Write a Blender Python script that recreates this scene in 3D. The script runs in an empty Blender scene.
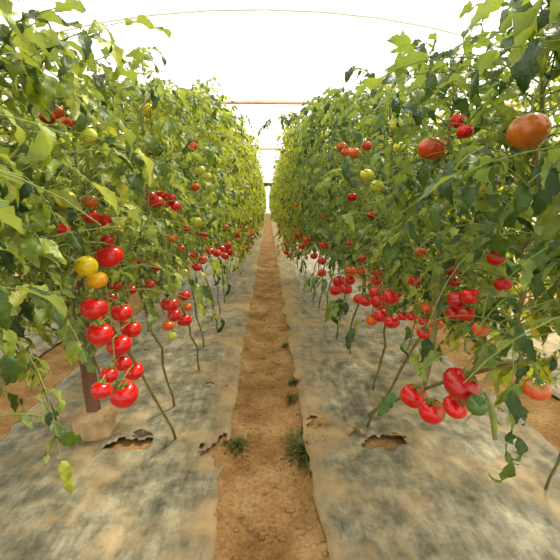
import bpy, bmesh, math, random
import numpy as np
from mathutils import Vector, Matrix, Euler, noise

scn = bpy.context.scene
COL = scn.collection
RAD = math.radians
rng = random.Random(11)

# ------------------------------------------------------------------ camera
H, F = 1.10, 400.0
PITCH, YAW = RAD(10.9), RAD(1.72)
CAM = Vector((0, 0, H))
ROT = Euler((math.pi/2 - PITCH, 0, -YAW)).to_matrix()
cd = bpy.data.cameras.new('camera')
cam = bpy.data.objects.new('camera', cd)
COL.objects.link(cam)
cam.location = CAM
cam.rotation_euler = ROT.to_euler()
cd.sensor_width = 36
cd.lens = F / 560 * 36
cd.clip_start = 0.02
scn.camera = cam

def at(px, py, d):
    return CAM + ROT @ Vector(((px-280)/F*d, -(py-280)/F*d, -d))
def at_x(px, py, x):
    v = ROT @ Vector(((px-280)/F, -(py-280)/F, -1))
    t = x / v.x
    return CAM + v*t, t
def ground(px, py, z=0.0):
    v = ROT @ Vector(((px-280)/F, -(py-280)/F, -1))
    t = (z - H) / v.z
    return CAM + v*t

# ------------------------------------------------------------------ materials
def lin(c):
    return tuple(((x/255)/12.92 if x/255 <= .04045 else ((x/255+.055)/1.055)**2.4) for x in c) + (1,)

class NT:
    def __init__(s, name):
        s.m = bpy.data.materials.new(name); s.m.use_nodes = True
        s.t = s.m.node_tree; s.n = s.t.nodes; s.n.clear()
        s.out = s.n.new('ShaderNodeOutputMaterial')
    def add(s, typ, **kw):
        n = s.n.new(typ)
        for k, v in kw.items():
            if k in n.inputs: n.inputs[k].default_value = v
            else: setattr(n, k, v)
        return n
    def link(s, a, ao, b, bi): s.t.links.new(a.outputs[ao], b.inputs[bi])
    def noise(s, scale, detail=4, rough=.6, co='Object', vec=None):
        n = s.add('ShaderNodeTexNoise'); n.inputs['Scale'].default_value = scale
        n.inputs['Detail'].default_value = detail; n.inputs['Roughness'].default_value = rough
        c = s.add('ShaderNodeTexCoord')
        if vec:
            mp = s.add('ShaderNodeMapping'); mp.inputs['Scale'].default_value = vec
            s.link(c, co, mp, 'Vector'); s.link(mp, 'Vector', n, 'Vector')
        else: s.link(c, co, n, 'Vector')
        return n
    def ramp(s, stops, src, so):
        r = s.add('ShaderNodeValToRGB'); e = r.color_ramp.elements
        while len(e) < len(stops): e.new(.5)
        for el, (p, c) in zip(e, stops): el.position = p; el.color = c if len(c) == 4 else lin(c)
        s.link(src, so, r, 'Fac'); return r
    def mix(s, a, ao, b, bo, f=None, fo=0, fac=.5, mode='MIX'):
        m = s.add('ShaderNodeMix', data_type='RGBA', blend_type=mode)
        m.inputs[0].default_value = fac
        if f: s.t.links.new(f.outputs[fo], m.inputs[0])
        s.t.links.new(a.outputs[ao], m.inputs[6]); s.t.links.new(b.outputs[bo], m.inputs[7])
        return m
    def rgb(s, c):
        n = s.add('ShaderNodeRGB'); n.outputs[0].default_value = lin(c); return n
    def bump(s, src, so, strength, dist):
        b = s.add('ShaderNodeBump'); b.inputs['Strength'].default_value = strength
        b.inputs['Distance'].default_value = dist; s.link(src, so, b, 'Height'); return b

def leaf_mat(name, stops, under, trans=.46, gloss=.5):
    t = NT(name)
    g = t.add('ShaderNodeNewGeometry')
    r = t.ramp(stops, g, 'Random Per Island')
    n = t.noise(38, 5)
    d = t.ramp([(.32, (176, 182, 170)), (.66, (255, 255, 255))], n, 'Fac')
    c = t.mix(r, 'Color', d, 'Color', fac=1, mode='MULTIPLY')
    u = t.rgb(under)
    mu = t.add('ShaderNodeMath', operation='MULTIPLY'); mu.inputs[1].default_value = .55
    t.link(g, 'Backfacing', mu, 0)
    c2 = t.mix(c, 2, u, 0, f=mu)
    p = t.add('ShaderNodeBsdfPrincipled', Roughness=.42)
    p.inputs['Specular IOR Level'].default_value = gloss
    t.link(c2, 2, p, 'Base Color')
    b = t.bump(n, 'Fac', .7, .012); t.link(b, 'Normal', p, 'Normal')
    tr = t.add('ShaderNodeBsdfTranslucent')
    hs = t.add('ShaderNodeHueSaturation', Hue=.484, Saturation=1.15, Value=1.5)
    t.link(c2, 2, hs, 'Color'); t.link(hs, 'Color', tr, 'Color')
    mx = t.add('ShaderNodeMixShader', Fac=trans)
    t.link(p, 0, mx, 1); t.link(tr, 0, mx, 2); t.link(mx, 0, t.out, 'Surface')
    return t.m

def fruit_mat(name, body, shoulder=None, amount=0.0):
    t = NT(name)
    n = t.noise(2.2, 2)
    dk = tuple(int(x*.86) for x in body)
    r = t.ramp([(.3, dk), (.62, body)], n, 'Fac')
    src, so = r, 'Color'
    if shoulder:
        c = t.add('ShaderNodeTexCoord'); sp = t.add('ShaderNodeSeparateXYZ'); t.link(c, 'Object', sp, 0)
        a = t.add('ShaderNodeMath', operation='MULTIPLY_ADD'); a.inputs[1].default_value = .6; a.inputs[2].default_value = -.3
        t.link(n, 'Fac', a, 0)
        a2 = t.add('ShaderNodeMath', operation='ADD'); t.link(a, 0, a2, 0); t.link(sp, 'Z', a2, 1)
        mr = t.add('ShaderNodeMapRange'); mr.inputs['From Min'].default_value = .35-amount; mr.inputs['From Max'].default_value = 1.0-amount
        t.link(a2, 0, mr, 'Value')
        s = t.rgb(shoulder); m = t.mix(r, 'Color', s, 0, f=mr); src, so = m, 2
    p = t.add('ShaderNodeBsdfPrincipled', Roughness=.22)
    p.inputs['Specular IOR Level'].default_value = .5
    p.inputs['Subsurface Weight'].default_value = .0
    p.inputs['Coat Weight'].default_value = .25; p.inputs['Coat Roughness'].default_value = .12
    t.link(src, so, p, 'Base Color'); t.link(p, 0, t.out, 'Surface')
    return t.m

def plain(name, stops, scale=6, rough=.7, bump=.3, dist=.01, vec=None, spec=.3, detail=5):
    t = NT(name)
    n = t.noise(scale, detail, vec=vec)
    r = t.ramp(stops, n, 'Fac')
    p = t.add('ShaderNodeBsdfPrincipled', Roughness=rough); p.inputs['Specular IOR Level'].default_value = spec
    t.link(r, 'Color', p, 'Base Color')
    if bump:
        b = t.bump(n, 'Fac', bump, dist); t.link(b, 'Normal', p, 'Normal')
    t.link(p, 0, t.out, 'Surface')
    return t.m

M = {}
M['leaf'] = leaf_mat('tomato_leaf', [(0, (62, 86, 24)), (.3, (98, 118, 30)), (.55, (136, 150, 42)), (.8, (174, 180, 58)), (1, (214, 210, 84))], (172, 184, 92), .44)
M['leaf_deep'] = leaf_mat('deep_green_leaf', [(0, (44, 74, 24)), (.4, (70, 102, 32)), (.75, (102, 128, 42)), (1, (156, 168, 66))], (146, 164, 88), .32)
M['leaf_mid'] = leaf_mat('green_leaf', [(0, (44, 72, 22)), (.35, (78, 106, 30)), (.65, (116, 138, 42)), (.88, (154, 168, 64)), (1, (196, 198, 92))], (164, 178, 96), .32)
M['leaf_pale'] = leaf_mat('pale_curled_leaf', [(0, (112, 136, 72)), (1, (146, 162, 94))], (176, 186, 132), .24)
M['leaf_yellow'] = leaf_mat('yellowed_leaf', [(0, (206, 178, 46)), (1, (222, 170, 52))], (214, 190, 90), .35)
M['leaf_brown'] = leaf_mat('brown_leaf', [(0, (96, 78, 40)), (1, (120, 96, 48))], (110, 92, 60), .2)
M['stem'] = plain('green_stem', [(.3, (104, 122, 56)), (.7, (142, 154, 82))], 20, .6, .2, .003)
M['stem_low'] = plain('woody_stem', [(.3, (96, 88, 48)), (.7, (136, 128, 80))], 30, .7, .4, .004)
M['calyx'] = plain('calyx_green', [(.3, (70, 104, 36)), (.7, (110, 140, 58))], 20, .6, .2, .003)
M['red'] = fruit_mat('ripe_tomato_skin', (214, 16, 12))
M['deepred'] = fruit_mat('deep_red_tomato_skin', (186, 12, 14))
M['orange'] = fruit_mat('orange_tomato_skin', (226, 88, 18))
M['amber'] = fruit_mat('amber_tomato_skin', (196, 104, 24), (132, 106, 34), .35)
M['turning'] = fruit_mat('turning_tomato_skin', (214, 74, 26), (150, 120, 44), .25)
M['yellow'] = fruit_mat('yellow_tomato_skin', (238, 206, 12))
M['gold'] = fruit_mat('golden_tomato_skin', (240, 168, 14), (238, 198, 20), .2)
M['lime'] = fruit_mat('pale_green_tomato_skin', (216, 216, 66), (176, 190, 64), .2)
M['green'] = fruit_mat('green_tomato_skin', (84, 112, 38), (60, 92, 32), .2)

def soil_mat():
    t = NT('bare_soil')
    n = t.noise(5, 8, .65); n2 = t.noise(60, 5, .7)
    r = t.ramp([(.28, (130, 94, 54)), (.5, (168, 130, 84)), (.72, (200, 166, 120))], n, 'Fac')
    d = t.ramp([(.3, (165, 160, 150)), (.65, (255, 255, 255))], n2, 'Fac')
    c = t.mix(r, 'Color', d, 'Color', fac=.8, mode='MULTIPLY')
    p = t.add('ShaderNodeBsdfPrincipled', Roughness=.95); p.inputs['Specular IOR Level'].default_value = .1
    t.link(c, 2, p, 'Base Color')
    b = t.bump(n2, 'Fac', .6, .012); t.link(b, 'Normal', p, 'Normal')
    t.link(p, 0, t.out, 'Surface'); return t.m
M['soil'] = soil_mat()

def film_mat():
    t = NT('dusty_mulch_film')
    n = t.noise(3.2, 7, .65); n2 = t.noise(26, 5, .7, vec=(1, .24, 1)); n3 = t.noise(1.6, 4)
    n4 = t.noise(11, 6, .7)
    half = t.add('ShaderNodeMix', data_type='FLOAT'); half.inputs[0].default_value = .6
    t.link(n2, 'Fac', half, 2); t.link(n4, 'Fac', half, 3)
    base = t.ramp([(.36, (70, 69, 58)), (.5, (122, 117, 97)), (.66, (172, 163, 136))], half, 0)
    dirt = t.ramp([(.3, (138, 112, 76)), (.7, (178, 154, 114))], n, 'Fac')
    ad = t.add('ShaderNodeMath', operation='ADD'); t.link(n, 'Fac', ad, 0); t.link(n3, 'Fac', ad, 1)
    f = t.ramp([(.47, (0, 0, 0)), (.64, (255, 255, 255))], ad, 0)
    co = t.add('ShaderNodeTexCoord'); sx = t.add('ShaderNodeSeparateXYZ'); t.link(co, 'Object', sx, 0)
    ax = t.add('ShaderNodeMath', operation='ABSOLUTE'); t.link(sx, 'X', ax, 0)
    ed = t.add('ShaderNodeMapRange'); ed.inputs['From Min'].default_value = .18; ed.inputs['From Max'].default_value = .42
    ed.inputs['To Min'].default_value = .24; ed.inputs['To Max'].default_value = -.04; t.link(ax, 0, ed, 'Value')
    ad0 = ad; ad = t.add('ShaderNodeMath', operation='ADD'); t.link(ad0, 0, ad, 0); t.link(ed, 'Result', ad, 1)
    hv = t.add('ShaderNodeMath', operation='MULTIPLY'); hv.inputs[1].default_value = .5
    t.link(ad, 0, hv, 0); t.link(hv, 0, f, 'Fac')
    c = t.mix(base, 'Color', dirt, 'Color', f=f, fo='Color')
    p = t.add('ShaderNodeBsdfPrincipled'); p.inputs['Specular IOR Level'].default_value = .15
    rr = t.ramp([(0, (178, 178, 178)), (1, (225, 225, 225))], f, 'Color'); t.link(rr, 'Color', p, 'Roughness')
    t.link(c, 2, p, 'Base Color')
    b = t.bump(half, 0, .6, .012); t.link(b, 'Normal', p, 'Normal')
    t.link(p, 0, t.out, 'Surface'); return t.m
M['film'] = film_mat()

def cover_mat():
    t = NT('polythene_cover')
    tp = t.add('ShaderNodeBsdfTransparent'); tp.inputs[0].default_value = (.97, .97, .97, 1)
    tl = t.add('ShaderNodeBsdfTranslucent'); tl.inputs[0].default_value = (.97, .97, .96, 1)
    mx = t.add('ShaderNodeMixShader', Fac=.4); t.link(tp, 0, mx, 1); t.link(tl, 0, mx, 2)
    t.link(mx, 0, t.out, 'Surface'); return t.m
M['cover'] = cover_mat()
M['pipe'] = plain('rusty_pipe', [(.3, (196, 140, 112)), (.7, (224, 184, 158))], 8, .5, .1, .002)
M['galv'] = plain('pale_painted_pipe', [(.3, (226, 222, 214)), (.7, (240, 238, 232))], 8, .5, .1, .002)
M['wood'] = plain('weathered_wood', [(.3, (92, 62, 48)), (.7, (134, 96, 76))], 14, .85, .5, .004, vec=(1, 1, .12))
M['concrete'] = plain('old_concrete', [(.3, (158, 128, 92)), (.7, (198, 170, 128))], 18, .9, .5, .006)
M['weed'] = leaf_mat('weed_leaf', [(0, (66, 76, 28)), (.6, (98, 102, 40)), (1, (134, 128, 58))], (130, 140, 80), .35)
M['litter'] = leaf_mat('dry_leaf', [(0, (70, 52, 34)), (1, (104, 78, 48))], (120, 92, 60), .15)
M['straw'] = leaf_mat('pale_dry_leaf', [(0, (176, 140, 88)), (1, (206, 170, 116))], (196, 164, 112), .2)

# ------------------------------------------------------------------ mesh helpers
def mesh_np(name, verts, faces_by_size, mats, mat_ids=None, smooth=True):
    """faces_by_size: list of (n_faces, k) int arrays"""
    me = bpy.data.meshes.new(name)
    v = np.asarray(verts, np.float32)
    me.vertices.add(len(v)); me.vertices.foreach_set('co', v.ravel())
    loops = np.concatenate([f.ravel() for f in faces_by_size]).astype(np.int32)
    tot = np.concatenate([np.full(len(f), f.shape[1]) for f in faces_by_size]).astype(np.int32)
    start = np.concatenate([[0], np.cumsum(tot)[:-1]]).astype(np.int32)
    me.loops.add(len(loops)); me.loops.foreach_set('vertex_index', loops)
    me.polygons.add(len(tot)); me.polygons.foreach_set('loop_start', start)
    me.polygons.foreach_set('loop_total', tot)
    for m in mats: me.materials.append(m)
    if mat_ids is not None: me.polygons.foreach_set('material_index', np.asarray(mat_ids, np.int32))
    me.polygons.foreach_set('use_smooth', np.full(len(tot), smooth))
    me.update(calc_edges=True)
    me.validate()
    return me

def link(name, me, parent=None):
    o = bpy.data.objects.new(name, me); COL.objects.link(o)
    if parent: o.parent = parent
    return o

def tag(o, label=None, cat=None, group=None, kind=None):
    if label: o['label'] = label
    if cat: o['category'] = cat
    if group: o['group'] = group
    if kind: o['kind'] = kind
    return o

def thing(name, loc, label, cat, group=None):
    o = bpy.data.objects.new(name, None); COL.objects.link(o); o.location = loc
    return tag(o, label, cat, group)

class Geo:
    """collects quads (numpy) of several shapes into one mesh"""
    def __init__(s): s.v, s.f, s.m, s.n = [], [], [], 0
    def put(s, v, f, mat=0):
        s.v.append(np.asarray(v, float)); s.f.append(np.asarray(f, int)+s.n); s.m.append(np.full(len(f), mat)); s.n += len(v)
    def tube(s, pts, radii, sides=6, mat=0, cap=True):
        pts = [Vector(p) for p in pts]; n = len(pts)
        vs, up = [], Vector((.3, .9, .2))
        for i, p in enumerate(pts):
            t = (pts[min(i+1, n-1)]-pts[max(i-1, 0)])
            t = t.normalized() if t.length > 1e-9 else Vector((0, 0, 1))
            a = t.cross(up)
            if a.length < .1: a = t.cross(Vector((1, 0, 0)))
            a.normalize(); b = t.cross(a)
            r = radii[i] if hasattr(radii, '__len__') else radii
            for k in range(sides):
                th = 2*math.pi*k/sides
                vs.append(p + a*(r*math.cos(th)) + b*(r*math.sin(th)))
        fs = [[i*sides+k, i*sides+(k+1) % sides, (i+1)*sides+(k+1) % sides, (i+1)*sides+k] for i in range(n-1) for k in range(sides)]
        if cap:
            c0, c1 = len(vs), len(vs)+1
            vs += [pts[0], pts[-1]]; e = (n-1)*sides
            for k in range(0, sides, 2):
                fs.append([c0, (k+2) % sides, k+1, k]); fs.append([c1, e+k, e+k+1, e+(k+2) % sides])
        s.put([tuple(v) for v in vs], fs, mat)
    def mesh(s, name, mats, smooth=True):
        return mesh_np(name, np.concatenate(s.v), [np.concatenate(s.f)], mats, np.concatenate(s.m), smooth)

def bez(p0, p1, p2, n=8):
    p0, p1, p2 = Vector(p0), Vector(p1), Vector(p2)
    return [p0*(1-t)**2 + p1*(2*t*(1-t)) + p2*t*t for t in [i/(n-1) for i in range(n)]]

# ------------------------------------------------------------------ leaflets
def leaflet(r, nu=10, nv=2, lobes=3.4, curl=None):
    """unit-length lobed leaflet along +Y, face up +Z"""
    u = np.linspace(0, 1, nu)
    w = r.uniform(.22, .30)*np.sin(np.pi*np.clip(u, 0, 1)**.72)**.85*(1-.25*u)
    ph = r.random()
    saw = 1 - .46*((u*lobes+ph) % 1.0)
    V = []
    c = curl if curl is not None else r.uniform(.2, 2.3)
    fold = r.uniform(-.1, 1.1); tw = r.uniform(-1.4, 1.4); wav = r.uniform(.03, .10); wf = r.uniform(8, 14)
    side = r.uniform(-.5, .5)
    py = pz = px = 0.0; ang = 0.0
    for i in range(nu):
        if i:
            ang = -c*u[i]**1.3
            st = 1/(nu-1); py += st*math.cos(ang); pz += st*math.sin(ang); px += st*side*u[i]*.6
        cs, sn = math.cos(tw*u[i]), math.sin(tw*u[i])
        nrm = (-math.sin(ang), math.cos(ang))          # y,z of local normal
        for j in range(-nv, nv+1):
            q = j/nv
            e = saw[i] if abs(j) == nv else 1
            x = q*w[i]*e
            z = fold*abs(x) - .9*x*x/.3*(1 if fold > .3 else -.6) + wav*math.sin(u[i]*wf+2*q)*abs(q)
            x, z = x*cs - z*sn, x*sn + z*cs
            V.append((px+x, py+nrm[0]*z, pz+nrm[1]*z))
    k = 2*nv+1
    Fq = [[i*k+j, i*k+j+1, (i+1)*k+j+1, (i+1)*k+j] for i in range(nu-1) for j in range(k-1)]
    return np.array(V), np.array(Fq)

HI = [leaflet(rng, 13, 2, 4.2) for _ in range(48)]
LO = [leaflet(rng, 7, 1, 2.6) for _ in range(32)]

def basis(fwd, roll, r=None):
    """3x3 whose Y is fwd, Z as near up as can be, rolled"""
    y = fwd.normalized(); x = y.cross(Vector((0, 0, 1)))
    if x.length < .05: x = Vector((1, 0, 0))
    x.normalize(); z = x.cross(y)
    m = Matrix((x, y, z)).transposed()
    return m @ Matrix.Rotation(roll, 3, 'Y')

def compound(r, base, az, L, e0, e1, size, droop=.5):
    """one tomato leaf: (rachis points, [(pos, basis, scale)])"""
    n = 9; p = Vector(base); pts = [p.copy()]; lst = []
    bend = r.uniform(-.5, .5)
    for i in range(1, n):
        t = i/(n-1); e = e0 + (e1-e0)*t; a = az + bend*t
        p = p + Vector((math.cos(a)*math.cos(e), math.sin(a)*math.cos(e), math.sin(e)))*(L/(n-1))
        pts.append(p.copy())
    for i in range(3, n):
        t = i/(n-1); tan = (pts[i]-pts[i-1]).normalized()
        sd = tan.cross(Vector((0, 0, 1)));
        if sd.length < .05: sd = Vector((1, 0, 0))
        sd.normalize()
        if i == n-1:
            f = tan + Vector((r.uniform(-.2, .2), r.uniform(-.2, .2), -.3*droop))
            lst.append((pts[i], basis(f, r.uniform(-.5, .5)), size*r.uniform(1.0, 1.3)))
        else:
            small = i % 2 == 0
            for s in (-1, 1):
                if small and r.random() < .35: continue
                f = sd*s*r.uniform(.7, 1.1) + tan*r.uniform(.25, .8) + Vector((0, 0, -droop*r.uniform(.2, 1.4)))
                lst.append((pts[i], basis(f, r.uniform(-.9, .9)), size*(r.uniform(.4, .6) if small else r.uniform(.75, 1.1))))
    return pts, lst

TOM = []          # (position, radius, hide probability) of every visible fruit, for pruning leaves off the fruit

def clear_of_fruit(r, c, sz):
    if not TOM: return True
    for p, rad, keep in TOM:
        d = p - CAM; L = d.length; d = d / L
        t = (c-CAM).dot(d)
        if t < .05 or t > L+rad+.03: continue
        if ((c-CAM)-d*t).length < rad*t/L*1.0 + sz*.33 and r.random() > keep: return False
    return True

def foliage(name, r, leaves, sets, mats, prune=False, stemmat=None, inner=None, org=Vector((0, 0, 0))):
    """leaves: list of compound(...) in world/plant space (org = plant origin)"""
    g = Geo()
    for pts, lst in leaves:
        kept = 0
        for pos, B, sc in lst:
            c = pos + B @ Vector((0, sc*.5, 0))
            w = c + org
            if prune and (w-CAM).length < .62: continue
            if prune and not clear_of_fruit(r, w, sc): continue
            if inner and abs(w.x) < inner(w) : continue
            tv, tf = sets[r.randrange(len(sets))]
            g.put((tv*sc) @ np.array(B).T + np.array(pos), tf, 0); kept += 1
        if kept:
            if prune and not clear_of_fruit(r, pts[5]+org, .02): continue
            g.tube(pts, [.0024*(1-.6*i/8) for i in range(9)], 3, 1, cap=False)
    return g.mesh(name, mats)

def stem_path(r, b, m, top, n=14, wob=.02):
    """bare foot b, point m where the leaves begin, top"""
    b, m, top = Vector(b), Vector(m), Vector(top)
    pts = bez(b, b + (m-b)*.3 + Vector((r.uniform(-.05, .05), r.uniform(-.06, .06), .10)), m, 7)
    for q in pts[1:-1]: q += Vector((r.uniform(-.012, .012), r.uniform(-.012, .012), 0))
    for i in range(1, n):
        t = i/(n-1)
        pts.append(m.lerp(top, t) + Vector((r.uniform(-wob, wob), r.uniform(-wob, wob), 0)))
    return pts

def leaves_on(r, path, zlo, count, size, reach, aisle=0):
    out = []
    zs = [p.z for p in path]; ztop = zs[-1]
    for k in range(count):
        z = zlo + (ztop-zlo)*((k+r.random())/count)
        for i in range(len(path)-1):
            if path[i].z <= z <= path[i+1].z or i == len(path)-2: break
        a, b = path[i], path[i+1]
        t = 0 if b.z == a.z else max(0, min(1, (z-a.z)/(b.z-a.z)))
        base = a.lerp(b, t)
        az = k*2.39996 + r.uniform(-.5, .5)
        hi = (z-zlo)/(ztop-zlo)
        L = r.uniform(.24, .40)*reach*(1-.3*hi**3)
        out.append(compound(r, base, az, L, r.uniform(.1, .9)+.3*hi, r.uniform(-1.3, -.2)+.5*hi, size*r.uniform(.75, 1.15)))
    return out

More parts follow.
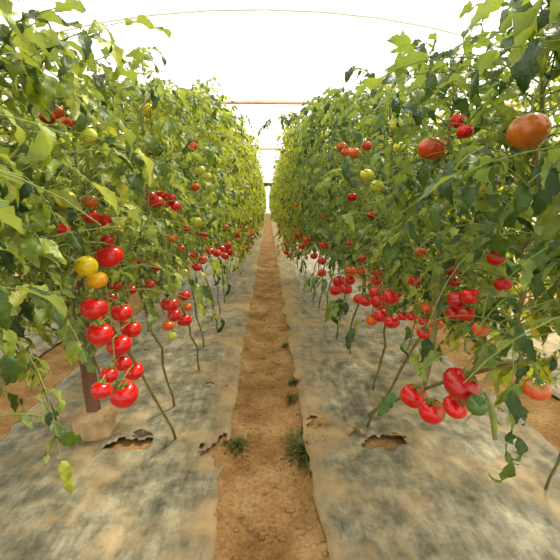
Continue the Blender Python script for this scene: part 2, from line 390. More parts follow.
# ------------------------------------------------------------------ fruit data
#  (px, py, diameter px, material, label) per cluster; the cluster hangs in the plane x = X
L, R = -1, 1
FR = [
 (-.49, 'bunch beside the wooden post', 0, [
  (109,256,28,'red','large red tomato directly right of the bright yellow tomato'),
  (107,241,11,'red','small red tomato peeping out on top of the large one beside the yellow tomato'),
  (86,266,23,'yellow','bright lemon-yellow tomato, upper of the two yellow ones'),
  (97,280,21,'gold','golden orange-tinged tomato, lower of the two yellow ones'),
  (94,308,28,'red','large glossy red tomato hanging first below the golden yellow one'),
  (121,312,22,'red','medium red tomato behind the green stalk, topmost right of the post-side bunch'),
  (100,334,26,'red','large red tomato at the left in the middle of the post-side bunch'),
  (131,329,20,'red','smaller red tomato at the right edge of the post-side bunch, upper half'),
  (119,345,24,'red','round red tomato at the middle bottom of the upper five in the post-side bunch'),
  (122,363,16,'red','red tomato tucked in the neck between upper and lower parts of the post-side bunch'),
  (134,371,20,'red','red tomato at the right of the lowest group next to the post'),
  (109,375,18,'red','red tomato half hidden at the upper left of the lowest group next to the post'),
  (101,390,20,'red','red tomato touching the wooden post, leftmost of the lowest group'),
  (124,394,29,'red','biggest and lowest red tomato of the whole bunch next to the post'),
 ]),
 (-.56, 'small fruit behind the post-side bunch', .3, [
  (116,286,10,'deepred','small red tomato just below the golden one, upper of a stacked pair'),
  (111,297,11,'deepred','small red tomato just below the golden one, lower of a stacked pair'),
  (131,289,10,'deepred','small lone red tomato between the post-side bunch and the bare film'),
 ]),
 (-.5, 'red fruit above the yellow pair', .4, [
  (90,201,13,'amber','dull amber tomato half covered by leaves above the yellow pair'),
  (91,216,10,'red','small red tomato directly under the dull amber one'),
  (104,219,17,'red','bright red tomato among leaves, above the large one by the yellow pair'),
  (67,228,13,'red','flat sliver of red tomato showing among leaves above the yellow tomato'),
 ]),
 (-.6, 'upper corner fruit on the post side', .7, [
  (47,117,8,'deepred','dark red tomato high in the shaded upper corner beside orange ones'),
  (57,112,12,'orange','blurred orange tomato high in the upper corner, upper of two'),
  (68,123,11,'orange','blurred orange tomato high in the upper corner, lower of two'),
 ]),
 (-.46, 'pale fruit among the upper leaves on the post side', .15, [
  (88,135,13,'lime','pale yellow-green tomato high in the left row beside the orange ones'),
  (66,199,16,'yellow','flattened yellow tomato alone among dark leaves above the red sliver'),
 ]),
 (-.5, 'fruit at the top of the left row', .4, [
  (147,110,14,'yellow','yellow tomato topmost in the left row at the film roof'),
  (149,120,7,'lime','tiny lime tomato right below the topmost yellow one'),
 ]),
 (-.5, 'five-fruit bunch high in the left row', .1, [
  (150,196,10,'red','red tomato at the left end of the high bunch of five'),
  (156,202,13,'red','red tomato second from the left in the high bunch of five'),
  (162,194,10,'red','red tomato at the top centre of the high bunch of five'),
  (170,198,10,'red','small red tomato fourth along the high bunch of five'),
  (173,206,14,'red','largest red tomato at the right end of the high bunch of five'),
 ]),
 (-.46, 'single fruit high in the left row', .2, [
  (192,147,10,'orange','lone orange-red tomato high in the left row against bright leaves'),
 ]),
 (-.44, 'yellow-green trio in the left row', 0, [
  (200,170,9,'lime','yellow-green tomato, upper of the pale pair in the left row'),
  (207,176,9,'lime','yellow-green tomato, lower of the pale pair in the left row'),
  (195,187,8,'turning','orange tomato with green shoulder under the pale green pair'),
 ]),
 (-.44, 'pale fruit low in the left row', 0, [
  (196,222,11,'lime','large pale green tomato alone low in the left row'),
  (187,228,6,'red','tiny red tomato beside the large pale green one'),
  (204,235,8,'red','small red tomato below and right of the pale green one'),
  (172,237,9,'orange','faded orange tomato half hidden low in the left row'),
 ]),
 (-.5, 'four-fruit bunch over the left film', 0, [
  (184,296,11,'red','red tomato at the top right of the compact bunch over the left film'),
  (170,304,15,'red','largest red tomato at the left of the compact bunch over the left film'),
  (174,315,13,'red','red tomato at the centre of the compact bunch over the left film'),
  (184,320,14,'red','shiny red tomato at the bottom right of the compact bunch over the left film'),
  (187,307,9,'orange','small orange tomato on the right flank of the compact bunch over the left film'),
  (168,326,10,'orange','orange tomato hanging beneath the compact bunch over the left film'),
  (172,335,8,'lime','tiny lime tomato lowest beneath the compact bunch over the left film'),
 ]),
 (-.55, 'scattered fruit behind the compact bunch', .2, [
  (140,263,8,'deepred','small red tomato on bare stalks between the post-side and compact bunches, leftmost'),
  (157,266,10,'red','red tomato hanging by the thick pale stem left of the compact bunch'),
  (150,284,9,'red','red tomato low in the gap left of the compact bunch'),
  (180,249,9,'orange','orange tomato among leaves above the compact bunch'),
  (184,272,8,'lime','small lime tomato straight above the compact bunch'),
 ]),
 (-.47, 'bunch past the compact bunch', .05, [
  (202,260,9,'red','red tomato, right one of three behind the compact bunch'),
  (197,267,9,'red','red tomato, lowest of three behind the compact bunch'),
  (194,255,7,'red','small red tomato, topmost of three behind the compact bunch'),
 ]),
 (-.43, 'seven-fruit bunch in the middle of the left row', .0, [
  (227,245,8,'red','red tomato at the top of the dense middle bunch in the left row'),
  (221,249,8,'red','red tomato in the upper left of the dense middle bunch in the left row'),
  (229,252,8,'red','red tomato at the right edge of the dense middle bunch in the left row'),
  (217,253,8,'red','red tomato at the lower left of the dense middle bunch in the left row'),
  (210,251,8,'red','red tomato at the far left tip of the dense middle bunch in the left row'),
  (225,256,7,'red','red tomato at the bottom of the dense middle bunch in the left row'),
  (226,227,6,'orange','faded orange tomato above the dense middle bunch in the left row'),
 ]),
 (-.33, 'distant bunch at the path side of the left row', .0, [
  (239,235,7,'red','red tomato lowest of the distant bunch nearest the path in the left row'),
  (245,229,7,'red','red tomato second from below in the distant bunch nearest the path, left row'),
  (242,226,6,'red','red tomato on the left flank of the distant bunch nearest the path, left row'),
  (247,222,6,'red','red tomato fourth up the distant bunch nearest the path, left row'),
  (253,222,6,'red','red tomato uppermost of the distant bunch nearest the path, left row'),
 ]),
 (.52, 'large bunch over the right film', 0, [
  (414,396,27,'red','red tomato at the left end of the low right-hand bunch'),
  (462,385,38,'deepred','biggest ribbed deep red tomato with its green calyx facing up, low right-hand bunch'),
  (432,411,27,'red','red tomato lowest at the front of the low right-hand bunch'),
  (455,407,25,'red','red tomato wedged under the ribbed one in the low right-hand bunch'),
  (477,405,22,'green','dark green unripe tomato beside the low right-hand red bunch'),
 ]),
 (.50, 'right edge fruit', 0, [
  (537,389,25,'turning','orange-red tomato low at the right end beyond the green unripe one'),
 ]),
 (.95, 'yellow fruit at the right edge', 0, [
  (531,316,12,'yellow','small yellow tomato among leaves above the low orange-red one'),
 ]),
 (.52, 'shaded bunch in the middle of the right row', .05, [
  (471,296,16,'red','bright red tomato at the upper right of the shaded four-fruit bunch'),
  (458,300,21,'deepred','large dark red tomato at the upper left of the shaded four-fruit bunch'),
  (467,314,15,'deepred','dark red tomato at the lower right of the shaded four-fruit bunch'),
  (454,314,14,'deepred','dark red tomato at the lower left of the shaded four-fruit bunch'),
  (481,329,14,'turning','orange-red tomato just below the shaded four-fruit bunch'),
 ]),
 (.6, 'slivers over the shaded bunch', .3, [
  (452,270,9,'deepred','small red tomato above the shaded bunch, upper of two slivers'),
  (454,281,9,'deepred','small red tomato above the shaded bunch, lower of two slivers'),
  (503,284,10,'red','small red tomato between leaves right of the shaded bunch'),
  (496,258,8,'red','small red tomato under a big leaf, high right of the shaded bunch'),
 ]),
 (.56, 'fruit by the thick stem', .1, [
  (424,333,13,'red','shiny red tomato right beside the thick green stem of the front right plant'),
  (424,321,9,'red','small red tomato on top of the shiny one beside the thick stem'),
  (436,324,7,'orange','small orange tomato behind the thick green stem'),
  (427,308,6,'orange','tiny orange tomato high beside the thick green stem'),
  (412,316,9,'red','red tomato at the right of a pair between thick stem and dense right bunch'),
  (403,316,9,'red','red tomato at the left of a pair between thick stem and dense right bunch'),
 ]),
 (.53, 'dense bunch over the right film', 0, [
  (376,292,13,'red','red tomato at the top of the dense right-hand bunch'),
  (391,297,15,'red','red tomato at the upper right of the dense right-hand bunch'),
  (366,300,12,'red','red tomato at the left shoulder of the dense right-hand bunch'),
  (379,302,14,'red','red tomato at the very centre of the dense right-hand bunch'),
  (381,315,15,'red','red tomato below the centre of the dense right-hand bunch'),
  (392,322,14,'red','glossy red tomato at the lower right of the dense right-hand bunch'),
  (372,320,11,'orange','orange-red tomato at the lower left of the dense right-hand bunch'),
  (359,299,10,'red','red tomato standing off to the left of the dense right-hand bunch'),
 ]),
 (.58, 'bunch behind the dense right bunch', .15, [
  (378,273,9,'red','red tomato above the dense right-hand bunch, upper of two'),
  (376,281,9,'red','red tomato above the dense right-hand bunch, lower of two'),
  (361,271,9,'orange','orange tomato above left of the dense right-hand bunch'),
  (415,281,8,'red','red tomato high right of the dense right-hand bunch, larger of two'),
  (409,280,7,'red','red tomato high right of the dense right-hand bunch, smaller of two'),
  (420,252,9,'orange','orange-red tomato alone among leaves above the thick stem'),
 ]),
 (.52, 'second bunch along the right row', 0, [
  (339,281,12,'red','red tomato at the top left of the second right-row bunch'),
  (346,289,11,'red','red tomato at the lower right of the second right-row bunch'),
  (336,290,11,'red','red tomato at the lower left of the second right-row bunch'),
  (351,271,11,'orange','orange-red tomato at the top right of the second right-row bunch'),
  (350,280,9,'red','red tomato between the top right and lower right ones of the second right-row bunch'),
 ]),
 (.5, 'third bunch along the right row', 0, [
  (324,245,8,'red','red tomato at the top of the straggling third right-row bunch'),
  (314,256,7,'red','red tomato at the left of the straggling third right-row bunch'),
  (322,261,8,'red','red tomato at the middle of the straggling third right-row bunch'),
  (322,273,8,'red','bright red tomato at the bottom of the straggling third right-row bunch'),
 ]),
 (.38, 'distant bunch at the path side of the right row', 0, [
  (296,226,6,'red','red tomato topmost of the distant right-row bunch near the path'),
  (299,235,8,'red','red tomato at the centre of the distant right-row bunch near the path'),
  (307,240,7,'red','red tomato at the right of the distant right-row bunch near the path'),
  (302,246,7,'red','red tomato lowest of the distant right-row bunch near the path'),
  (296,205,6,'orange','faded orange-red tomato higher up, above the distant right-row bunch'),
 ]),
 (.52, 'upper orange group in the right row', .1, [
  (342,147,10,'orange','orange tomato at the left end of the high orange group'),
  (347,152,10,'orange','orange tomato second from the left in the high orange group'),
  (355,153,10,'orange','orange tomato third along the high orange group'),
  (367,146,9,'red','red-orange tomato at the right end of the high orange group'),
 ]),
 (.5, 'green fruit in the right row', 0, [
  (367,175,13,'lime','yellow-green tomato beneath the high orange group'),
  (377,186,12,'lime','green tomato right below the yellow-green one under the orange group'),
  (352,197,9,'red','lone red tomato beside the hanging leaf in the middle of the right row'),
  (350,243,6,'red','tiny red tomato deep in the leaves above the second right-row bunch'),
  (363,258,7,'red','small red tomato deep in the leaves above the dense right-hand bunch'),
  (371,215,6,'deepred','tiny dark red tomato in shade at the middle of the right row'),
  (324,217,5,'red','tiny red speck of tomato midway up the right row'),
 ]),
 (.5, 'lime fruit at the top of the right row', .2, [
  (395,124,13,'lime','pale lime tomato near the top of the right row'),
  (399,147,10,'lime','pale lime tomato just under the top one in the right row'),
  (325,135,9,'lime','yellowish lime tomato toward the path near the top of the right row'),
 ]),
 (.52, 'upper right corner fruit', .0, [
  (528,131,38,'amber','very large amber tomato close by at the upper right edge'),
  (432,148,26,'turning','large orange tomato with greenish lower side under the top leaves'),
  (458,121,13,'red','red-orange tomato near the top, between the two big orange ones'),
  (465,131,10,'red','small red-orange tomato just below the one between the big orange ones'),
 ]),
]

# ------------------------------------------------------------------ fruit meshes
def tomato_mesh(name, r, seg=28, rings=18, ribs=0.03):
    bm = bmesh.new()
    bmesh.ops.create_uvsphere(bm, u_segments=seg, v_segments=rings, radius=1)
    ph = r.uniform(0, 6); nr = r.choice((5, 6, 7))
    for v in bm.verts:
        x, y, z = v.co; th = math.atan2(y, x); rho = math.hypot(x, y)
        k = 1 + ribs*math.cos(nr*th+ph)*(.4+.6*max(0, z))*rho + .03*math.cos(2*th+ph)
        zz = z*.84
        if z > 0: zz -= .20*math.exp(-(rho/.33)**2)
        else: zz += .05*math.exp(-(rho/.3)**2)
        v.co = (x*k, y*k, zz)
    me = bpy.data.meshes.new(name); bm.to_mesh(me); bm.free()
    for p in me.polygons: p.use_smooth = True
    return me

def calyx_mesh(name, r):
    g = Geo()
    for k in range(6):
        a = k*math.pi/3 + r.uniform(-.2, .2); ln = r.uniform(.5, .72); cu = r.uniform(-.1, .35)
        vs = []
        for i in range(6):
            t = i/5; rad = .05 + ln*t; w = .1*math.sin(math.pi*(.18+.82*t))**.8*(1-t*.3); z = .68 + .12*math.sin(t*2.2) - .10*t + cu*t*t
            for s in (-1, 0, 1):
                vs.append((rad*math.cos(a)-s*w*math.sin(a), rad*math.sin(a)+s*w*math.cos(a), z+.02*(1-abs(s))))
        fs = [[i*3+j, (i+1)*3+j, (i+1)*3+j+1, i*3+j+1] for i in range(5) for j in range(2)]
        g.put(vs, fs)
    g.tube([(0, 0, .64), (.02, 0, .85), (.1, .03, 1.08)], [.07, .055, .06], 6)
    return g.mesh(name, [M['calyx']])

TM = {}
def tomato_variants(mat):
    if mat not in TM:
        TM[mat] = []
        for i in range(3):
            me = tomato_mesh('tomato', rng, ribs=.05 if mat == 'deepred' else .028); me.materials.append(M[mat]); TM[mat].append(me)
    return TM[mat]
CALYX = [calyx_mesh('calyx', rng) for _ in range(4)]

CLUSTERS = []
allfruit = []
for X, cname, keep, items in FR:
    cl = []
    for (px, py, d, mat, lab) in items:
        p, t = at_x(px, py, X)
        rad = d*t/F/2*(1.14 if 7 <= d <= 16 else 1)
        rad = min(max(rad, .022), .055)
        it = dict(p=p, r=rad, mat=mat, lab=lab, d=d, keep=keep)
        cl.append(it); allfruit.append(it)
    CLUSTERS.append((cname, X, cl))
# fruit that press on each other are pushed apart in depth (nearer one nearer, as they hang)
for _ in range(60):
    moved = False
    for i, a in enumerate(allfruit):
        for b in allfruit[i+1:]:
            dv = b['p']-a['p']; need = (a['r']+b['r'])*.97
            if dv.length < need:
                na, nb = (a, b) if (a['p']-CAM).length <= (b['p']-CAM).length else (b, a)
                # the larger-looking (fully visible) one stays in front
                if a['d'] > b['d']+1: na, nb = a, b
                elif b['d'] > a['d']+1: na, nb = b, a
                nb['p'] = nb['p'] + (nb['p']-CAM).normalized()*.004
                na['p'] = na['p'] - (na['p']-CAM).normalized()*.002
                moved = True
    if not moved: break
for it in allfruit: TOM.append((it['p'], it['r'], it['keep']))

def put_tomato(p, r, mat, lab, big=True, group=None, tilt=.35):
    o = link('tomato', rng.choice(tomato_variants(mat)))
    o.location = p; s = r*rng.uniform(.97, 1.03)
    o.scale = (s, s, s*rng.uniform(.96, 1.08))
    o.rotation_euler = (rng.uniform(-tilt, tilt), rng.uniform(-tilt, tilt), rng.uniform(0, 6.28))
    tag(o, lab, 'tomato', group)
    if big:
        c = link('calyx', rng.choice(CALYX), o)
    return o
for cname, X, cl in CLUSTERS:
    for it in cl:
        o = put_tomato(it['p'], it['r'], it['mat'], it['lab'], it['d'] >= 7, cname)
        if 'ribbed' in it['lab']: o.rotation_euler = (.55, -.1, 1); o.scale.z *= .85

# ------------------------------------------------------------------ plants
def inner_aisle(w):
    return .17 if w.z < 1.75 else .10

def make_plant(side, y, xb, yb, x, ytop, ztop, label, group, zlo=.75, count=44, size=.080, reach=1.0, seed=0, near=True, mat='leaf'):
    r = random.Random(seed)
    root = thing('tomato_plant', (xb, yb, 0), label, 'tomato plant', group)
    org = Vector((xb, yb, 0))
    path = stem_path(r, (0, 0, -.02), (x-xb, y-yb, zlo-.05), (x-xb+r.uniform(-.05, .05), ytop-yb, ztop))
    n = len(path)
    g = Geo(); g.tube(path, [.0068*(1-.4*i/n) for i in range(n)], 7)
    me = g.mesh('main_stem', [M['stem_low']])
    link('main_stem', me, root)
    lv = leaves_on(r, path, zlo, count, size, reach)
    fm = foliage('foliage', r, lv, HI, [M[mat], M['stem']], True, inner=inner_aisle, org=org)
    link('foliage', fm, root)
    root['_path'] = 0
    PL.append((root, org, path, side))
    return root
PL = []
GL, GR = 'tomato plants in the row left of the path', 'tomato plants in the row right of the path'
near_left = [  # y of leafy part, foot (x, y), top z, label
 (.42, -.56, .40, 1.42, 'tomato plant at the near left corner, closest to the viewer, with large drooping leaves'),
 (.86, -.62, .45, 1.42, 'tomato plant just before the post-side bunch, pale curled leaves hanging over the film'),
 (1.25, -.44, 1.74, 1.46, 'tomato plant bearing the big red bunch and yellow pair beside the wooden post'),
 (1.70, -.52, 2.05, 1.52, 'tomato plant with the high bunch of five red tomatoes, left row'),
 (2.15, -.46, 2.52, 1.62, 'tomato plant bearing the compact red bunch over the left film'),
 (2.62, -.50, 2.95, 1.74, 'tomato plant next behind the compact bunch in the left row'),
 (3.10, -.46, 3.40, 1.86, 'tomato plant second behind the compact bunch in the left row'),
 (3.60, -.48, 3.85, 1.96, 'tomato plant third behind the compact bunch, with the dense middle bunch'),
 (4.10, -.48, 4.30, 2.02, 'tomato plant fourth behind the compact bunch in the left row'),
]
near_right = [
 (.42, .58, .38, 1.40, 'tomato plant at the near right corner, closest to the viewer, right of the path'),
 (.88, .53, 1.95, 1.42, 'tomato plant at right bearing the low red bunch and the very large amber tomato'),
 (1.28, .49, 1.82, 1.46, 'tomato plant at right whose thin foot rises behind the low red bunch'),
 (1.75, .62, 2.20, 1.54, 'tomato plant bearing the dense red bunch over the right film'),
 (2.25, .61, 2.78, 1.62, 'tomato plant with bare foot slanting onto the film behind the dense right bunch'),
 (2.75, .55, 3.10, 1.74, 'tomato plant bearing the second bunch along the right row'),
 (3.25, .55, 3.72, 1.86, 'tomato plant next behind the second bunch in the right row'),
 (3.75, .53, 4.05, 1.98, 'tomato plant bearing the straggling third bunch in the right row'),
 (4.20, .50, 4.45, 2.04, 'tomato plant second behind the straggling bunch in the right row'),
]
for i, (y, xb, yb, zt, lab) in enumerate(near_left):
    make_plant(-1, y, xb, yb, -.53 if i > 1 else -.58, y-.02, zt, lab, GL, zlo=(.95, .82, .80)[i] if i < 3 else .69, mat='leaf_mid' if i < 6 else 'leaf', seed=100+i, reach=1.0 if i > 1 else 1.1, count=84)
for i, (y, xb, yb, zt, lab) in enumerate(near_right):
    make_plant(1, y, xb, yb, .55 if i > 1 else .6, y-.02, zt, lab, GR, zlo=(.95, .78, .76)[i] if i < 3 else .64, seed=200+i, reach=1.0 if i > 1 else 1.1, count=84, mat='leaf_deep')

# stalks that carry the bunches belong to the plant they grow on
FORCE = {'five-fruit bunch high in the left row': 3, 'large bunch over the right film': len(near_left)+1, 'upper right corner fruit': len(near_left)+1,
         'fruit by the thick stem': len(near_left)+1}
for cname, X, cl in CLUSTERS:
    cen = sum((c['p'] for c in cl), Vector())/len(cl)
    cand = [q for q in PL if q[3]*X > 0]
    best = None
    for root, org, path, sd in cand:
        for p in path[5:]:
            w = p+org
            if w.z < max(c['p'].z for c in cl)+.02: continue
            dd = (w-cen).length
            if best is None or dd < best[0]: best = (dd, root, org, w)
    if cname in FORCE:
        q = PL[FORCE[cname]]; ws = [p+q[1] for p in q[2][5:] if (p+q[1]).z > max(c['p'].z for c in cl)+.02] or [q[2][-1]+q[1]]
        w_ = min(ws, key=lambda a: (a-cen).length); best = ((w_-cen).length, q[0], q[1], w_)
    if best is None or best[0] > .75:
        continue
    _, root, org, w = best
    g = Geo()
    order = sorted(cl, key=lambda c: -c['p'].z)
    low = order[-1]
    mid = cen.copy(); mid.z = order[0]['p'].z + .03
    spine = bez(w-org, mid-org, Vector((cen.x, cen.y, low['p'].z+low['r']*.9))-org, 12)
    g.tube(spine, [.004*(1-.4*i/12) for i in range(12)], 6)
    for c in cl:
        topp = c['p'] + Vector((0, 0, c['r']*.72)) - org
        s = min(spine, key=lambda q: (q-topp-Vector((0, 0, .02))).length)
        if (s-topp).length > .3: continue
        g.tube(bez(s, (s+topp)/2+Vector((0, 0, .012)), topp, 5), .0022, 5)
    link('truss_stalk', g.mesh('truss_stalk', [M['stem']]), root)

# ---- single leaves with a look of their own, parts of the nearest plant
def leaf_part(root, org, base, az, L, e0, e1, size, mat, name='leaf', label=None, seed=1, droop=.7):
    r = random.Random(seed)
    pts, lst = compound(r, Vector(base)-org, az, L, e0, e1, size, droop)
    g = Geo()
    for pos, B, sc in lst:
        tv, tf = HI[r.randrange(len(HI))]
        if not clear_of_fruit(r, pos + B @ Vector((0, sc*.5, 0)) + org, sc*1.3): continue
        g.put((tv*sc) @ np.array(B).T + np.array(pos), tf, 0)
    g.tube(pts, [.004*(1-.6*i/8) for i in range(9)], 5, 1)
    o = link(name, g.mesh(name, [M[mat], M['stem']]), root)
    if label: o['label'] = label
    return o
def single_leaf(root, org, p, fwd, roll, size, mat, name, label, k=0):
    g = Geo(); tv, tf = HI[k % len(HI)]
    B = basis(Vector(fwd), roll)
    g.put((tv*size) @ np.array(B).T + np.array(Vector(p)-org), tf, 0)
    o = link(name, g.mesh(name, [M[mat]]), root)
    if label: o['label'] = label
    return o
lp = {i: PL[i] for i in range(len(PL))}
def plant(i): return lp[i][0], lp[i][1]
NR = len(near_left)
r0, o0 = plant(0); r1, o1 = plant(1); r2, o2 = plant(2)
leaf_part(r0, o0, at(-10, 418, .95), RAD(30), .17, .1, -.9, .05, 'leaf_pale', 'drooping_leaf', 'pale drooping leaf hanging lowest at the corner', 5)
leaf_part(r1, o1, at(0, 290, .95), RAD(20), .17, .0, -.9, .085, 'leaf_pale', 'drooping_leaf', 'pale curled leaf hanging over the film', 6)
leaf_part(r1, o1, at(10, 255, 1.0), RAD(20), .16, .1, -.9, .085, 'leaf_pale', 'drooping_leaf', 'pale curled leaf hanging over the film', 8)
for k, (px, py, d, az, L_, e1) in enumerate([(28, 312, 1.12, 20, .2, -1.0), (45, 330, 1.1, 10, .16, -1.2), (20, 280, 1.15, 25, .2, -.8), (66, 318, 1.3, 5, .12, -1.4)]):
    leaf_part(r1, o1, at(px, py, d), RAD(az), L_, -.1, e1, .075, 'leaf_pale', 'drooping_leaf', 'pale curled leaf hanging over the film', 40+k, droop=1.0)
single_leaf(r1, o1, at(62, 285, 1.2), (.1, .1, .9), .5, .13, 'leaf_brown', 'brown_leaf', 'brown leaf beside the yellow tomatoes', 3)  # one leaflet in dark brown tones among the green ones
rr, orr = plant(NR+1)
single_leaf(rr, orr, at(499, 186, .95), (-1, .3, -.25), .3, .09, 'leaf_yellow', 'yellow_leaf', 'yellowed leaf', 9)
single_leaf(rr, orr, at(508, 300, .9), (-.7, .2, .4), .6, .08, 'leaf_pale', 'leaf', None, 4)
rq, orq = plant(NR)
leaf_part(rq, orq, at(556, 318, .82), RAD(165), .15, -.1, -1.0, .085, 'leaf_deep', 'drooping_leaf', 'broad dark leaf hanging at the edge', 12)
leaf_part(rr, orr, at(500, 335, 1.0), RAD(170), .14, -.5, -1.4, .06, 'leaf_deep', 'drooping_leaf', None, 13)

# ---- thick green stem of the front right plant
def extra_stem(root, org, pts, rad, name, mat='stem'):
    g = Geo(); g.tube([p-org for p in pts], rad, 8)
    return link(name, g.mesh(name, [M[mat]]), root)
extra_stem(rr, orr, bez(at(440, 262, 1.2), at(437, 335, 1.16), at(424, 386, 1.15), 8), [.006, .007, .008, .0085, .009, .009, .008, .006], 'side_stem', 'stem_low')
extra_stem(rr, orr, bez(at(484, 392, 1.1), at(494, 405, 1.08), at(495, 440, 1.07), 6), [.004, .006, .007, .008, .008, .005], 'side_stem')
r4, o4 = plant(4)
extra_stem(r4, o4, bez(at(163, 232, 1.9), at(166, 262, 1.9), at(167, 293, 1.95), 6), [.011]*6, 'side_stem')
extra_stem(r2, o2, bez(at(122, 205, 1.25), at(120, 225, 1.25), at(117, 250, 1.3), 6), [.007]*6, 'side_stem')

# ---- shared plants for the rest of the rows
VAR = []
for k in range(6):
    r = random.Random(500+k)
    path = stem_path(r, (0, 0, -.02), (0, -.22, .6), (r.uniform(-.05, .05), -.25, 2.08))
    g = Geo(); g.tube(path, [.006*(1-.4*i/len(path)) for i in range(len(path))], 6)
    sm = g.mesh('main_stem', [M['stem_low']])
    lv = leaves_on(r, path, .56, 108, .084, .98)
    VAR.append((sm, foliage('foliage', r, lv, LO, [M['leaf'], M['stem']])))
VARD = []
for k in range(4):
    r = random.Random(600+k)
    path = stem_path(r, (0, 0, -.02), (0, -.2, .55), (0, -.25, 1.5))
    g = Geo(); g.tube(path, [.006*(1-.4*i/len(path)) for i in range(len(path))], 6)
    sm = g.mesh('main_stem', [M['stem_low']])
    lv = leaves_on(r, path, .52, 76, .088, .95)
    VARD.append((sm, foliage('foliage', r, lv, LO, [M['leaf'], M['stem']])))

def copy_plant(x, y, var, label, group, rz, s=1.0, mirror=1, sz=1.0):
    root = thing('tomato_plant', (x, y, 0), label, 'tomato plant', group)
    root.scale = (s*mirror, s, s*sz); root.rotation_euler.z = rz
    link('main_stem', var[0], root); link('foliage', var[1], root)
    return root

ORD = ['fifth', 'sixth', 'seventh', 'eighth', 'ninth', 'tenth']
for side, nm, gname in ((-1, 'left', GL), (1, 'right', GR)):
    y, k = 4.85, 0
    while y < 44:
        if y < 7.6 and k < 6:
            ref = 'compact bunch in the left row' if side < 0 else 'straggling third bunch in the right row'
            o = ORD[k] if side < 0 else ['third', 'fourth', 'fifth', 'sixth', 'seventh', 'eighth'][k]
            lab = f'tomato plant, {o} behind the {ref}'; gr = gname
        else:
            lab = f'tomato plant far down the row on the {nm} of the path'; gr = f'distant tomato plants of the {nm} row'
        copy_plant(side*.53+rng.uniform(-.03, .03), y, rng.choice(VAR), lab, gr, rng.uniform(-.5, .5)+(math.pi if rng.random() < .0 else 0),
                   rng.uniform(.95, 1.05), rng.choice((-1, 1)), rng.uniform(.96, 1.1))
        y += .46 if y < 12 else .62; k += 1
for side, nm in ((-1, 'left'), (1, 'right')):
    ys = [1.35, 1.9, 2.4, 2.9, 3.4, 3.9, 4.4, 4.9, 5.4, 5.9, 6.4]
    for y in ys:
        v = rng.choice(VARD) if y < 3.2 else rng.choice(VAR)
        copy_plant(side*1.06+rng.uniform(-.04, .04), y, v, f'tomato plant in the back row of the {nm} bed, behind the front row', f'back row tomato plants of the {nm} bed', rng.uniform(-.6, .6), .95, rng.choice((-1, 1)))
    for y in [2.4+.5*i for i in range(14)]:
        copy_plant(side*2.15+rng.uniform(-.04, .04), y, rng.choice(VAR), f'tomato plant in the next bed beyond the {nm} bed', f'tomato plants of the next bed on the {nm}', rng.uniform(-.6, .6), .95, rng.choice((-1, 1)))

# ---- far fruit hanging along both rows
for side, nm in ((-1, 'left'), (1, 'right')):
    y = 5.2
    while y < 19:
        cx, cz = side*rng.uniform(.27, .40), rng.uniform(.50, .72)
        spots = []
        for k in range(rng.choice((2, 3, 3, 4))):
            p = Vector((cx+rng.uniform(-.05, .05), y+rng.uniform(-.06, .06), cz-.055*k))
            if all((p-q).length > .072 for q in spots): spots.append(p)
        for p in spots:
            put_tomato(p, .036, 'red', f'small red tomato hanging far down the {nm} row', False, f'distant red tomatoes of the {nm} row')
        y += rng.uniform(.45, .9)

# ---- shoots that reach over the path, and the leafy bridge far down
def shoot(x0, y0, z0, x1, y1, z1, n, size, label, seed, sag=.25, lift=.25):
    r = random.Random(seed)
    root = thing('overhanging_shoot', (x0, y0, z0), label, 'plant shoot')
    org = Vector((x0, y0, z0))
    path = bez((0, 0, 0), ((x1-x0)*.6, (y1-y0)*.6, (z1-z0)+lift), (x1-x0, y1-y0, z1-z0), 10)
    g = Geo(); g.tube(path, [.005*(1-.06*i) for i in range(10)], 5); link('shoot_stem', g.mesh('shoot_stem', [M['stem']]), root)
    lv = []
    for k in range(n):
        p = path[min(9, 2+int(8*k/n))]
        lv.append(compound(r, p, r.uniform(0, 6.28), r.uniform(.10, .2), .2, -1.2, size))
    link('foliage', foliage('foliage', r, lv, LO, [M['leaf_deep'], M['stem']]), root)
    return root
shoot(.42, 4.6, 1.95, .03, 4.5, 1.93, 12, .065, 'leafy shoot reaching over the path from the right row near the roof', 31)
shoot(-.42, 4.9, 2.0, -.24, 4.8, 1.98, 5, .06, 'thin leafy shoot reaching over the path from the left row near the roof', 32)
shoot(-.35, 21, 2.05, .36, 21, 1.95, 60, .12, 'leafy shoot bridging the path far down between both rows', 33, lift=.3)

# ------------------------------------------------------------------ ground
def grid(xs, ys, fz):
    v = [(x, y, fz(x, y)) for y in ys for x in xs]; n = len(xs)
    f = [[j*n+i, j*n+i+1, (j+1)*n+i+1, (j+1)*n+i] for j in range(len(ys)-1) for i in range(n-1)]
    return np.array(v), np.array(f)
def graded(y0, y1, a, b):
    out, y = [y0], y0
    while y < y1:
        y += max(a, b*abs(y)); out.append(min(y, y1))
    return out
def N(x, y, s, z=0): return noise.noise(Vector((x*s, y*s, z)))
ys = graded(-1.5, 46, .03, .012)
xs = sorted(set([-5, -4, -3, -2.4] + [round(-2+.05*i, 3) for i in range(81)] + [round(-.4+.02*i, 3) for i in range(41)] + [2.4, 3, 4, 5]))
def soil_z(x, y):
    z = .006*N(x, y, 3, 1) + (.010*N(x, y, 11, 2) + .006*N(x, y, 30, 3) if y < 14 else 0)
    a = abs(x)
    z *= .35 if .26 < a < 1.25 else 1
    z -= .022*math.exp(-(a/.16)**4) if a < .5 else 0
    z += .012*math.exp(-((a-.22)/.05)**2)*(1+N(x, y, 4, 5))
    if 1.32 < a < 1.66: z -= .01
    return z - .012
v, f = grid(xs, ys, soil_z)
fl = link('floor', mesh_np('floor', v, [f], [M['soil']])); tag(fl, 'bare brown earth floor of the greenhouse', kind='structure')

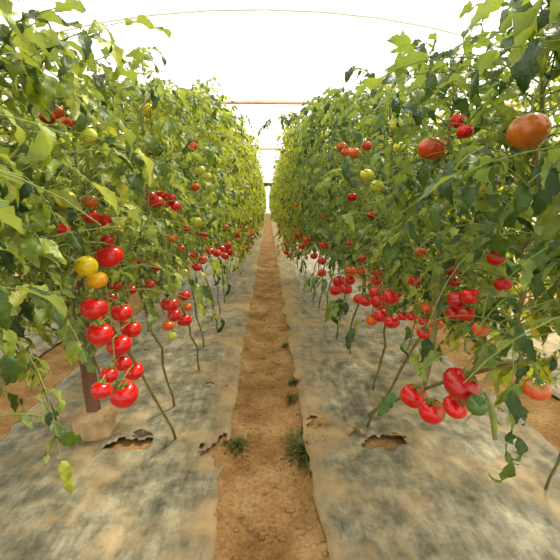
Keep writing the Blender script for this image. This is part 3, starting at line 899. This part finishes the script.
def film(name, x0, x1, label, seed, y0=-1.4, torn=0.0):
    n = int((x1-x0)/.018)
    ys = graded(y0, 45.5, .018, .010)
    side = 1 if x0+x1 > 0 else -1
    vs, fs = [], []
    for y in ys:
        for i in range(n+1):
            t = i/n
            e0 = .045*N(seed, y, 3.1, 1) + .015*N(seed, y, 13, 4); e1 = .030*N(seed+5, y, 3.1, 2) + .015*N(seed, y, 13, 9)
            x = x0+e0 + (x1+e1-x0-e0)*t
            z = .006
            z += .010*N(x, y, 1.7, seed) + .006*noise.noise(Vector((x*18, y*3, seed))) + .006*noise.noise(Vector((x*6, y*15, seed+3)))
            z += .020*abs(noise.noise(Vector((x*9+y*.8, y*1.0, seed+7))))
            z += .006*math.sin(math.pi*t)
            if t < .03 or t > .97: z -= .01
            z = max(z, soil_z(x, y)+.003)
            vs.append((x, y, z))
    k = n+1
    for j in range(len(ys)-1):
        for i in range(n):
            cx, cy = vs[j*k+i][0], vs[j*k+i][1]
            if torn and any(((cx-hx)/rx)**2+((cy-hy)/ry)**2 < 1+1.2*N(cx, cy, 22, seed) for hx, hy, rx, ry in HOLES): continue
            fs.append([j*k+i, j*k+i+1, (j+1)*k+i+1, (j+1)*k+i])
    o = link(name, mesh_np(name, np.array(vs), [np.array(fs)], [M['film']]))
    sm = o.modifiers.new('solid', 'SOLIDIFY'); sm.thickness = .0015; sm.offset = -1
    tag(o, label, 'plastic mulch', 'mulch film strips on the beds')
    return o
h1, h2, h3, h4 = ground(215, 452), ground(385, 446), ground(312, 424), ground(130, 448)
HOLES = [(h1.x+.03, h1.y-.02, .09, .10), (h2.x, h2.y, .10, .06), (h3.x, h3.y, .035, .06), (h4.x, h4.y, .10, .05)]
film('mulch_film', .17, 1.30, 'dusty grey plastic mulch film covering the bed right of the path', 2.3, torn=1)
film('mulch_film', -1.30, -.19, 'dusty grey plastic mulch film covering the bed left of the path', 7.7, torn=1)
film('mulch_film', 1.68, 2.7, 'dusty plastic mulch film on the next bed beyond the right bed', 4.1, y0=.4)
film('mulch_film', -2.7, -1.68, 'dusty plastic mulch film on the next bed beyond the left bed', 9.4, y0=.4)

# ------------------------------------------------------------------ post with footing
b = ground(97, 434)
post = thing('support_post', (b.x, b.y, 0), 'brown wooden support post standing in a pale concrete block on the left film', 'post')
bm = bmesh.new(); bmesh.ops.create_cube(bm, size=1)
for v_ in bm.verts: v_.co = (v_.co.x*.052, v_.co.y*.048, v_.co.z*1.0+.5+.06)
bmesh.ops.subdivide_edges(bm, edges=[e for e in bm.edges if abs(e.verts[0].co.z-e.verts[1].co.z) > .5], cuts=12, use_grid_fill=True)
for v_ in bm.verts:
    v_.co.x += .004*N(v_.co.z, v_.co.x*40, 6); v_.co.y += .004*N(v_.co.z, v_.co.y*40, 7, 3); v_.co.x -= .06*v_.co.z/1.7
bmesh.ops.bevel(bm, geom=bm.edges[:], offset=.003, segments=1, affect='EDGES')
me = bpy.data.meshes.new('shaft'); bm.to_mesh(me); bm.free(); me.materials.append(M['wood']); link('shaft', me, post)
bm = bmesh.new(); bmesh.ops.create_cube(bm, size=1)
bmesh.ops.subdivide_edges(bm, edges=bm.edges[:], cuts=5, use_grid_fill=True)
for v_ in bm.verts:
    c = v_.co.copy(); v_.co = (c.x*.165, c.y*.15, c.z*.14+.055)
    q = noise.noise(Vector(c*3)); v_.co += Vector((c.x, c.y, c.z))*(.03*q)
    if c.z > .45: v_.co.z += .012*noise.noise(Vector((c.x*6, c.y*6, 1)))
bmesh.ops.bevel(bm, geom=[e for e in bm.edges if e.calc_face_angle(0) > 1], offset=.012, segments=2, affect='EDGES')
me = bpy.data.meshes.new('concrete_footing'); bm.to_mesh(me); bm.free(); me.materials.append(M['concrete'])
for p in me.polygons: p.use_smooth = True
o = link('concrete_footing', me, post); o['label'] = 'pale concrete block'

# ------------------------------------------------------------------ weeds and litter
def weed(px, py, w, h, n, label, seed):
    r = random.Random(seed); c = ground(px, py)
    root_z = -.02
    g = Geo()
    for k in range(n):
        a = r.uniform(0, 6.28); d = min(.9, abs(r.gauss(0, .38)))*w
        x, y = d*math.cos(a), d*math.sin(a)*1.6
        hh = h*r.uniform(.4, 1); le = r.uniform(.2, .9)
        if r.random() < .6:
            hh *= 1.1
            p = bez((x, y, 0), (x, y, hh*.7), (x+le*hh*math.cos(a), y+le*hh*math.sin(a), hh*.9), 5)
            sd = Vector((-math.sin(a), math.cos(a), 0))*.0028
            vs = []
            for i, q in enumerate(p):
                wd = sd*(1-(i/4)**2*.9); vs += [tuple(q-wd), tuple(q+wd)]
            g.put(vs, [[2*i, 2*i+1, 2*i+3, 2*i+2] for i in range(4)])
        else:
            tv, tf = LO[r.randrange(len(LO))]; s = r.uniform(.02, .04)
            B = basis(Vector((math.cos(a), math.sin(a), r.uniform(-.2, .7))), r.uniform(-.6, .6))
            g.put((tv*s) @ np.array(B).T + np.array((x, y, hh*.6)), tf)
    o = link('weed_tuft', g.mesh('weed_tuft', [M['weed']])); o.location = (c.x, c.y, root_z)
    return tag(o, label, 'weed', 'weeds along the path edges')
weed(293, 382, .035, .06, 70, 'green weed tuft on the right edge of the path, before the larger clump', 1)
weed(291, 398, .03, .06, 60, 'low weed tuft between the large clump and the tuft at the right path edge', 2)
weed(304, 447, .13, .045, 520, 'large dark weed clump at the right edge of the path nearest the viewer', 3)
weed(238, 444, .06, .045, 160, 'sparse weed patch on the left edge of the path nearest the viewer', 4)
weed(245, 316, .05, .05, 60, 'small weed tuft on the left path edge beside the compact bunch', 5)
weed(285, 345, .03, .05, 40, 'thin weed tuft at the right film edge, farther than the other tufts', 6)
weed(150, 447, .05, .03, 40, 'weedy patch in the torn film beside the concrete block', 7)
weed(340, 376, .06, .025, 50, 'greenish weed patch growing through the right film', 8)

def dry_leaf(px, py, s, mat, label, seed, az):
    r = random.Random(seed); c = ground(px, py)
    g = Geo(); tv, tf = leaflet(r, 8, 2, 2.5, curl=.5)
    B = basis(Vector((math.cos(az), math.sin(az), .12)), r.uniform(-.3, .3))
    g.put((tv*s) @ np.array(B).T, tf)
    o = link('dry_leaf', g.mesh('dry_leaf', [M[mat]])); o.location = (c.x, c.y, .028)
    return tag(o, label, 'dry leaf', 'dry leaves lying on the film')
dry_leaf(143, 354, .05, 'litter', 'dark dry leaf lying on the left film right of the post-side bunch', 1, .3)
dry_leaf(214, 388, .06, 'litter', 'dark dry leaf on the left film near the path, below the compact bunch', 2, 2.8)
dry_leaf(226, 391, .04, 'litter', 'small dark dry leaf beside the path edge on the left film', 3, 1.2)
dry_leaf(133, 438, .10, 'litter', 'long dark dry leaf on the torn film beside the concrete block', 4, .1)
dry_leaf(330, 428, .09, 'straw', 'tan dry leaf on the right film near the large weed clump', 5, 2.4)
dry_leaf(346, 437, .07, 'straw', 'tan dry leaf on the right film between weed clump and torn hole', 6, .6)
dry_leaf(364, 440, .10, 'straw', 'bright tan dry leaf at the torn hole in the right film', 7, 1.8)
dry_leaf(388, 436, .07, 'straw', 'tan dry leaf right of the torn hole in the right film', 8, -.4)
dry_leaf(322, 340, .05, 'straw', 'pale dry leaf on the right film halfway to the dense bunch', 9, .8)
dry_leaf(212, 345, .05, 'straw', 'pale dry leaf on the left film level with the compact bunch', 10, .8)

g = Geo(); r = random.Random(77)
ico = bmesh.new(); bmesh.ops.create_icosphere(ico, subdivisions=2, radius=1)
base_v = np.array([v.co for v in ico.verts]); base_f = np.array([[v.index for v in f.verts]+[f.verts[2].index] for f in ico.faces]); ico.free()
tri = base_f[:, :3]
cv, cf, off = [], [], 0
for k in range(420):
    y = 1.0 + 9*r.random()**1.6; x = r.gauss(0, .12)
    if abs(x) > .2: continue
    s = r.uniform(.003, .011)
    nz = np.array([1+.35*noise.noise(Vector(v*1.7)+Vector((k, 0, 0))) for v in base_v])
    cv.append(base_v*nz[:, None]*np.array([s*1.3, s, s*.7])+np.array([x, y, soil_z(x, y)+s*.2])); cf.append(tri+off); off += len(base_v)
o = link('soil_crumbs', mesh_np('soil_crumbs', np.concatenate(cv), [np.concatenate(cf)], [M['soil']]))
tag(o, 'small crumbs of brown soil scattered along the path', 'soil', kind='stuff')

# ------------------------------------------------------------------ greenhouse
W, EAVE, RIDGE, Y0, Y1 = 4.6, 1.9, 3.5, -3, 45
def arch(n=20):
    out = []
    for i in range(n+1):
        a = math.pi*i/n
        out.append((-W*math.cos(a), EAVE+(RIDGE-EAVE)*math.sin(a)))
    return out
A = arch()
yy = [Y0+1.5*i for i in range(33)]
v = [(x, y, z) for y in yy for x, z in A]; n = len(A)
f = [[j*n+i, j*n+i+1, (j+1)*n+i+1, (j+1)*n+i] for j in range(len(yy)-1) for i in range(n-1)]
tag(link('ceiling', mesh_np('ceiling', np.array(v), [np.array(f)], [M['cover']])), 'white polythene roof of the greenhouse', kind='structure')
for s, nm in ((-1, 'left'), (1, 'right')):
    v = [(s*W, Y0, -.02), (s*W, Y1, -.02), (s*W, Y1, EAVE), (s*W, Y0, EAVE)]
    tag(link('wall_'+nm, mesh_np('wall_'+nm, np.array(v), [np.array([[0, 1, 2, 3]])], [M['cover']], smooth=False)), 'polythene side wall', kind='structure')
v = [(x, Y1, -.02) for x, z in A]+[(x, Y1, z) for x, z in A]
f = [[i, i+1, n+i+1, n+i] for i in range(n-1)]
tag(link('wall_back', mesh_np('wall_back', np.array(v), [np.array(f)], [M['cover']], smooth=False)), 'white polythene end wall', kind='structure')
ORDB = ['nearest', 'second', 'third', 'fourth', 'fifth', 'sixth', 'seventh', 'eighth', 'ninth']
for k in range(9):
    y = 5.55+4.5*k
    root = thing('roof_hoop', (0, y, 0), f'rusty pipe hoop and crossbar under the roof, {ORDB[k]} along the path', 'greenhouse hoop', 'pipe hoops under the roof')
    g = Geo(); g.tube([(-W+.03, 0, 0)]+[(x*.993, 0, z-.02) for x, z in A]+[(W-.03, 0, 0)], .018, 8)
    link('hoop', g.mesh('hoop', [M['galv']]), root)
    g = Geo(); g.tube([(-W+.2, 0, 2.38), (0, 0, 2.38), (W-.2, 0, 2.38)], .02, 8)
    link('crossbar', g.mesh('crossbar', [M['pipe']]), root)

# ------------------------------------------------------------------ light
w = bpy.data.worlds.new('World'); scn.world = w; w.use_nodes = True
bg = w.node_tree.nodes['Background']; bg.inputs[0].default_value = (1.0, .97, .90, 1); bg.inputs[1].default_value = 1.2
sd = bpy.data.lights.new('sun', 'SUN'); sd.energy = 6.6; sd.angle = RAD(10); sd.color = (1, .92, .74)
so = bpy.data.objects.new('sun', sd); COL.objects.link(so)
so.rotation_euler = Vector((-.45, -.42, -.85)).to_track_quat('-Z', 'Y').to_euler()

vs = scn.view_settings
scn.display_settings.display_device = 'sRGB'
vs.view_transform = 'Standard'; vs.look = 'None'; vs.gamma = 1; vs.use_curve_mapping = False
vs.exposure = 0.36
scn.cycles.use_denoising = True
